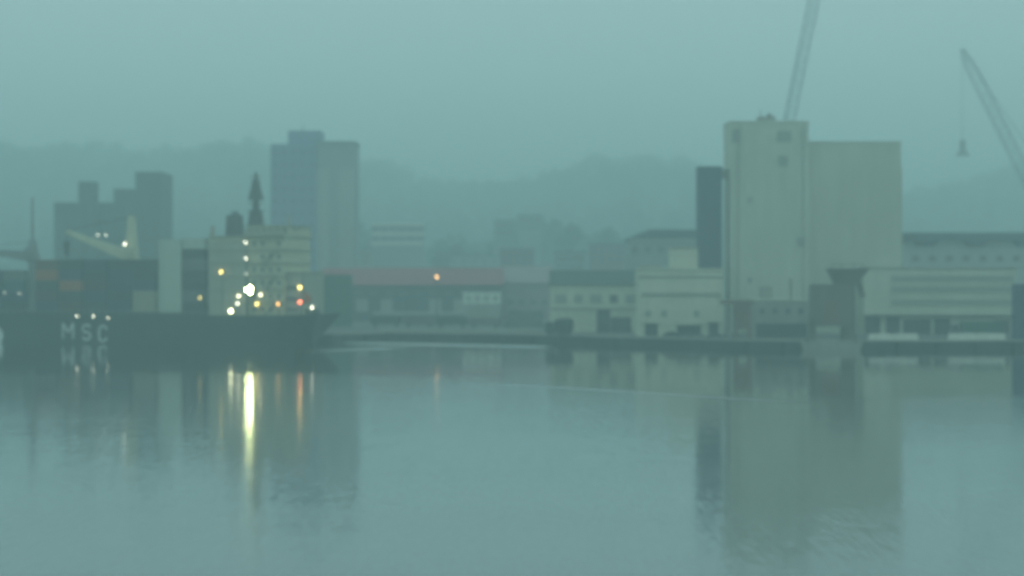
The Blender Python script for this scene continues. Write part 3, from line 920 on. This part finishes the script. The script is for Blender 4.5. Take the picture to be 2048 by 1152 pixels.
def car(label, loc, rz, body):
    t = thing("parked_car", label, "car", loc, rz, "cars parked on the quay")
    prof = [(-2.1,.35),(2.05,.35),(2.15,.6),(2.05,.85),(1.05,.98),(.45,1.45),(-1.0,1.47),(-1.75,1.0),(-2.1,.92),(-2.18,.6)]
    MB().prism(prof, -.85, .85).build("body", body, t)
    MB().prism([(.92,1.0),(.38,1.40),(-.95,1.42),(-1.55,1.02)], -.862, .862).build("side_window", "glass", t)
    MB().prism([(1.06,1.0),(1.10,1.0),(.50,1.43),(.46,1.43)], -.72, .72).build("windscreen", "glass", t)
    for x in (-1.35, 1.35):
        for y in (-.78, .78): wheel(t, x, y, .32, .22)
    for y in (-.6, .6): MB().box(2.08, 2.17, y-.15, y+.15, .62, .76).build("headlight", "white", t)
    return t
car("dark car parked left of the doors of the cream dock building", (PX(1345,464), 464, 2), math.radians(8), "car_dark")
car("dark car parked before the middle of the cream dock building", (PX(1392,462), 462, 2), math.radians(-6), "car_grey")
car("dark car parked nearest the loading gantry", (PX(1432,454), 454, 2), math.radians(4), "car_dark")

# ------------------------------------------------------------------ middle distance: red-roofed warehouse, wagons, sheds
def gable(name, label, px0, px1, y_eave, y_ridge, Y, depth, wallm, roofm, cat="warehouse"):
    x0, x1 = PX(px0,Y), PX(px1,Y); w = x1-x0
    he, hr = PZ(y_eave,Y)-2, PZ(y_ridge, Y+depth/2)-2
    t = thing(name, label, cat, ((x0+x1)/2, Y, 2))
    MB().box(-w/2, w/2, 0, depth, -.6, he).build("wall", wallm, t)
    for sg in (0, 1):
        y0, y1 = (-.8, depth/2) if sg == 0 else (depth+.8, depth/2)
        pts = [(-w/2-.5, y0, he-.2), (w/2+.5, y0, he-.2), (w/2+.5, y1, hr), (-w/2-.5, y1, hr)]
        MB().quadbox(pts + [(a, b, c_+.25) for a, b, c_ in pts]).build("roof", roofm, t)
    g = MB()
    for sx in (-w/2+.02, w/2-.32):
        k = len(g.v)
        g.v += [(sx,0.02,he),(sx,depth-.02,he),(sx,depth/2,hr-.05),(sx+.3,0.02,he),(sx+.3,depth-.02,he),(sx+.3,depth/2,hr-.05)]
        g.f += [(k,k+1,k+2),(k+3,k+4,k+5),(k,k+1,k+4,k+3),(k+1,k+2,k+5,k+4),(k+2,k,k+3,k+5)]
    g.build("gable_end", wallm, t)
    return t, w, he
wr, w, h = gable("red_roofed_warehouse", "long warehouse with faded red sheet roof and dark walls across the basin", 640, 1004, 570, 537, 640, 30, "roof_dark", "roof_red")
for i in range(7):
    x = -w/2+6+(w-12)*i/6
    MB().box(x-2.0, x+2.0, -.08, 0, 3.42, 7.6).build("door", "greywall" if i % 3 else "steel_dark", wr)
for i in range(12): window(wr, -w/2+3+(w-6)*i/11, 9.0, -.002, 2.4, 1.2)
dk0, dk1 = PX(745,634)-wr.location.x, PX(1002,634)-wr.location.x
ld = MB().box(dk0, dk1, -6.0, -.02, 2.5, 3.4).build("loading_dock", "road", wr)
for i in range(12):
    x = dk0+.6+(dk1-dk0-1.2)*i/11
    MB().box(x-.3, x+.3, -5.6, -5.0, 0, 2.5).build("dock_post", "steel_dark", ld)
pg, w, h = gable("pinkish_shed", "pale pinkish-grey shed at the right end of the red-roofed warehouse", 1006, 1104, 566, 534, 655, 24, "pinkgrey", "pinkgrey", "shed")
for i in range(4): window(pg, -w/2+2.5+(w-5)*i/3, 5.6, -.002, 2.0, 1.6)
MB().box(-w/2+2, w/2-3, -.08, 0, 0, 3.4).build("door", "roof_dark", pg)

# white site cabins in front
cb = thing("site_cabin", "white site office raised on a dark base before the red-roofed warehouse", "cabin", (PX(964,618), 618, 2))
MB().box(-6.1, 6.1, 0, 5, 6.3, 9.8).build("upper_wall", "white", cb)
MB().box(-5.6, 6.1, .4, 5, 0, 6.3).build("lower_wall", "greywall", cb)
MB().box(-6.4, 6.4, -.4, 5.4, 9.8, 10.1).build("roof", "white", cb)
for i in range(4): window(cb, -4.4+2.9*i, 7.4, -.002, 1.4, 1.3, pane="bandpane")

# freight wagons on the quay siding
for i in range(4):
    px = 772 + i*66
    Y = 566 - i*5
    a = math.radians(-9)
    wg = thing("freight_wagon", "dark open freight wagon on the far quay, %s from the ship's stern" % ("first","second","third","fourth")[i], "wagon", (PX(px,Y), Y, 2), a, "freight wagons on the quay siding")
    MB().box(-4.6, 4.6, -1.4, 1.4, 1.0, 1.3).build("underframe", "steel_dark", wg)
    bd = MB().frustum((-4.5,4.5,-1.35,1.35,1.3), (-4.5,4.5,-1.45,1.45,3.1)).build("body", "hopper" if i % 2 else "steel_dark", wg)
    for k in range(6): MB().box(-4.4+k*1.76-.07, -4.4+k*1.76+.07, -1.53, 1.53, 1.25, 3.0).build("stiffener", "steel_dark", bd)
    for x in (-3.2, 3.2):
        for y in (-.75, .75): MB().tube((x, y-.07, .5), (x, y+.07, .5), .5, n=14).build("wheel", "steel_dark", wg)
# pale concrete loading strip at the wagons' foot
MB().box(PX(770,552), PX(1075,540), 531, 537, 2.004, 2.25).build("loading_strip", "road")["kind"] = "structure"

# dark spoil heap right of the wagons
def heap():
    mb = MB(); r = random.Random(5); nx, ny = 26, 10
    for j in range(ny+1):
        for i in range(nx+1):
            u, v = i/nx, j/ny
            hh = 4.6*max(0, 1-abs(2*v-1)**1.6)*min(1, 5*u, 5*(1-u))*(.8+.35*math.sin(u*9)*math.cos(v*4))
            mb.v.append((-7+14*u, -5+10*v, max(0, hh + r.uniform(-.12,.12) if hh > .2 else hh)))
    for j in range(ny):
        for i in range(nx):
            k = j*(nx+1)+i; mb.f.append((k,k+1,k+nx+2,k+nx+1))
    o = mb.build("cargo_heap", "silodark", loc=(PX(1048,560), 560, 2.0))
    tag(o, "dark heap of bulk cargo on the quay below the pinkish shed", "cargo heap")
heap()

# green boxes behind the ship's stern
for k in range(6):
    o = link("container", container_mesh("green", 12.19), None, (PX(664,575), 575, 2.0+k*2.6), (0,0,math.radians(8)))
    tag(o, "green container, %s of the stack behind the ship's stern" % ("topmost" if k == 5 else ORD[k] + (" from bottom" if k else "")), "container", "green containers behind the stern")

# yard lamp in front of the red roof
yl_ = thing("yard_lamp", "tall lit yard lamp before the red-roofed warehouse", "lamp post", (PX(874,612), 612, 2))
lz = PZ(552, 612)-2
MB().tube((0,0,0), (0,0,lz+.3), .28, .16, 8).build("pole", "steel_dark", yl_)
hd = MB().box(-.8, .8, -.5, .3, lz-.0, lz+.35).build("lamp_head", "steel_dark", yl_)
sphere(.42).build("bulb", LM["yard"], hd, (0, -.55, lz-.3))

# ------------------------------------------------------------------ background buildings in the haze
sd, w, h = building("dark_silo", "hazy dark silo building with tall right-hand tower behind the ship's crane", "silo", 108, 272, 405, 760, 26, "silodark")
tx0, tx1 = PX(272,760)-sd.location.x, PX(324,760)-sd.location.x
MB().box(tx0, tx1, -1.5, 24, -.6, PZ(344,760)-2).build("tower", "silodark", sd)
nx0 = PX(152,760)-sd.location.x
MB().box(nx0, nx0+6, 4, 14, h, PZ(362,760)-2).build("headhouse", "silodark", sd)
MB().box(PX(225,760)-sd.location.x, tx0-.02, 2, 20, h, h+5.5).build("gallery", "silodark", sd)
for i in range(5):
    x = -w/2+w*(i+.5)/5
    MB().tube((x,1.2,-.6),(x,1.2,h-.3), w/10-.1, n=20).build("silo_cell", "silodark", sd, smooth=False)

tb, w, h = building("tower_block", "hazy blue-grey stepped tower block rising behind the ship's superstructure", "tower block", 541, 632, 288, 720, 24, "towerblue")
ph0, ph1 = PX(574,720)-tb.location.x, PX(640,720)-tb.location.x
MB().box(ph0, ph1, 3, 18, h, PZ(260,720)-2).build("penthouse", "towerblue", tb)
MB().tube((ph0+5, 8, PZ(260,720)-2), (ph0+5, 8, PZ(246,720)-2), .25, .1, 6).build("antenna", "steel_dark", tb)
r0, r1 = w/2+.02, PX(708,720)-tb.location.x
rw = MB().box(r0, r1, 1.5, 24, -.6, PZ(286,720)-2).build("right_wing", "towergreen", tb)
MB().box(r0, r1+.6, .6, 24.6, PZ(286,720)-2, PZ(286,720)-1.2).build("roof_edge", "towergreen", rw)
for a, b in ((630,658),(678,707)):
    MB().box(PX(a,720)-tb.location.x, PX(b,720)-tb.location.x-.1, 1.1, 1.5, 0, PZ(338,720)-2).build("panel", "towerlight", rw)
for j in range(13):
    for i in range(5):
        window(tb, -w/2+1.8+(w-3.6)*i/4, 6+(h-10)*j/12, -.002, 1.8, 1.7, pane="towerpane", frame="towerblue")

fb, w, h = building("balcony_block", "hazy low flats with white balcony bands right of the tower block", "flats", 742, 848, 446, 900, 14, "towergreen")
for py in (448, 467, 486):
    z = PZ(py,900)-2
    bf = MB().box(-w/2, w/2, -1.2, 0, z-.8, z+.5).build("balcony", "white", fb)
    for i in range(6): window(fb, -w/2+2+(w-4)*i/5, z+1.0 if py > 448 else z-3.4, -.002, 1.8, 1.7)
rf, w, h = building("blue_grey_hall", "hazy hall with dark shallow roof left of the dark blue tower", "hall", 1258, 1412, 478, 640, 26, "towergreen")
MB().prism([(-w/2-1, h), (w/2+1, h), (w/2+1, h+3.2), (-w/2+7, h+3.2)], -.8, 26.8).build("roof", "roof_dark", rf)
MB().box(-w/2, w/2, -.4, -.02, h-.5, h+.3).build("gutter", "white", rf)
for i in range(6): window(rf, -w/2+2+(w-4)*i/5, h-4.5, -.002, 2.0, 2.0)
for nm, lab, px0, px1, yt, Y, m_, dp in (
    ("town_house", "hazy pinkish block behind the pinkish shed", 1000, 1068, 500, 780, "pinkgrey", 14),
    ("town_house", "hazy grey-green block between the red roof and the wooded hill", 900, 996, 512, 900, "towergreen", 14),
    ("town_house", "hazy grey block above the left part of the red roof", 690, 742, 500, 880, "greywall", 14),
    ("town_house", "hazy tall grey-green block, left of the pair above the pinkish shed", 988, 1030, 442, 960, "towergreen", 14),
    ("town_house", "hazy tall grey-green block, right of the pair above the pinkish shed", 1036, 1082, 432, 940, "towergreen", 14),
    ("town_house", "hazy grey block above the green dock shed", 1110, 1170, 505, 760, "towergreen", 14),
    ("town_house", "hazy pinkish-grey block left of the blue-grey hall", 1180, 1262, 490, 780, "pinkgrey", 14)):
    t, w, h = building(nm, lab, "house", px0, px1, yt, Y, dp, m_, roof="roof_dark")
    for j in range(2):
        for i in range(5): window(t, -w/2+1.6+(w-3.2)*i/4, h-3.4-3.2*j, -.002, 1.3, 1.6)

# ------------------------------------------------------------------ harbour cranes behind the elevator
def harbour_crane(label, base, foot, tip, w, grab=None, mast_h=34.0):
    t = thing("harbour_crane", label, "crane", base)
    B = Vector(base)
    for x in (-4.5, 4.5):
        for y in (-4.5, 4.5): MB().box(x-.6, x+.6, y-.6, y+.6, 0, 7).build("leg", "crane_grey", t)
    MB().box(-5.2, 5.2, -5.2, 5.2, 7, 8.4).build("portal_deck", "crane_grey", t)
    MB().box(-3, 5.5, -3, 3, 8.4, 12.5).build("machine_house", "crane_grey", t)
    lattice(MB(), (0,0,12.5), (0,0,mast_h), 3.0, 2.2, 10, .3, .16).build("tower", "crane_grey", t)
    cabx = -2.6
    cab_ = MB().box(cabx-1.2, cabx+.8, -1.2, 1.2, mast_h-9, mast_h-6.4).build("operator_cab", "crane_grey", t)
    f, q_ = Vector(foot)-B, Vector(tip)-B
    lattice(MB(), f, q_, 1.6, 1.2, int((q_-f).length/2.6), .24, .14, mid=w).build("jib", "crane_grey", t)
    cbm = MB()
    for y in (-.5, .5): cbm.bar((0, y, mast_h), q_+Vector((0,y,0)), .11)
    cbm.build("luffing_rope", "steel_dark", t)
    if grab is not None:
        g = Vector(grab)-B
        rp = MB()
        for d in (-.3, .3): rp.bar(q_+Vector((d,0,0)), g+Vector((d,0,4.4)), .09)
        rp.build("hoist_rope", "steel_dark", t)
        G = MB().frustum((g.x-3.0, g.x+3.0, g.y-1.4, g.y+1.4, g.z), (g.x-.9, g.x+.9, g.y-.9, g.y+.9, g.z+2.6)).build("grab", "crane_grey", t)
        MB().box(g.x-1.1, g.x+1.1, g.y-.7, g.y+.7, g.z+2.6, g.z+6.6).build("grab_head", "crane_grey", G)
    return t
Yc = 800
harbour_crane("hazy harbour crane with steep lattice jib rising from behind the grain elevator", (PX(1545,Yc)-2, Yc, 2),
              (PX(1548,Yc), Yc, PZ(330,Yc)-12), (PX(1640,Yc), Yc, PZ(-60,Yc)), 4.2, None, 46)
Yd = 800
harbour_crane("hazy harbour crane with lattice jib leaning left and a hanging grab at the right edge", (PX(2120,Yd), Yd, 2),
              (PX(2118,Yd), Yd, PZ(484,Yd)), (PX(1924,Yd), Yd, PZ(98,Yd)), 4.2, (PX(1925,Yd), Yd, PZ(312,Yd)), 50)

# ------------------------------------------------------------------ nearer trees
def tree(label, px, Y, hgt, rad, seed, group="trees beyond the warehouse", z0=2.0):
    r = random.Random(seed)
    t = thing("tree", label, "tree", (PX(px,Y), Y, z0), 0, group)
    tr = MB()
    tr.tube((0,0,-.3), (0,0,hgt*.45), hgt*.035, hgt*.024, 8)
    ends = []
    for k in range(12):
        a = k*2.4 + r.random(); e = Vector((math.cos(a)*rad*r.uniform(.2,.75), math.sin(a)*rad*.55, hgt*r.uniform(.3,.88)))
        tr.tube((0,0,hgt*r.uniform(.28,.45)), e, hgt*.016, hgt*.006, 6); ends.append(e)
    tr.tube((0,0,hgt*.44), (0,0,hgt*.9), hgt*.023, hgt*.006, 6); ends.append(Vector((0,0,hgt*.88)))
    tr.build("trunk", "bark", t)
    cr_ = MB()
    for e in ends:
        cl = rad*r.uniform(.38,.6)
        for _ in range(110):
            u = Vector((r.gauss(0,1), r.gauss(0,1), r.gauss(0,.8))).normalized()*(r.random()**.45)*cl
            c_ = e+u; a = Vector((r.uniform(-1,1), r.uniform(-1,1), r.uniform(-1,1))).normalized(); b = a.orthogonal().normalized()
            q1 = r.uniform(.3,.7)*rad*.24
            k = len(cr_.v)
            cr_.v += [tuple(c_-a*q1), tuple(c_+b*q1*.7), tuple(c_+a*q1), tuple(c_-b*q1*.7)]
            cr_.f.append((k,k+1,k+2,k+3))
    me = bpy.data.meshes.new("crown"); me.from_pydata(cr_.v, [], cr_.f); me.materials.append(M["leaf"])
    link("crown", me, t)
for i, (px, Y, ytop, rad, lab) in enumerate([
    (880, 1010, 452, 7.5, "hazy dark tree right of the balcony flats"),
    (912, 1030, 458, 8.0, "hazy tree, second right of the balcony flats"),
    (765, 1080, 412, 8.5, "hazy tree above the left end of the balcony flats"),
    (815, 1090, 418, 8.5, "hazy tree above the right end of the balcony flats"),
    (1140, 1060, 452, 8.0, "hazy tree above the grey block over the dock shed"),
    (1215, 1070, 450, 8.0, "hazy tree left of the blue-grey hall roof")]):
    z0 = hill_z(PX(px, Y), Y) - .5
    tree(lab, px, Y, max(12.0, min(26.0, PZ(ytop, Y)-z0)), rad, 40+i, z0=z0)
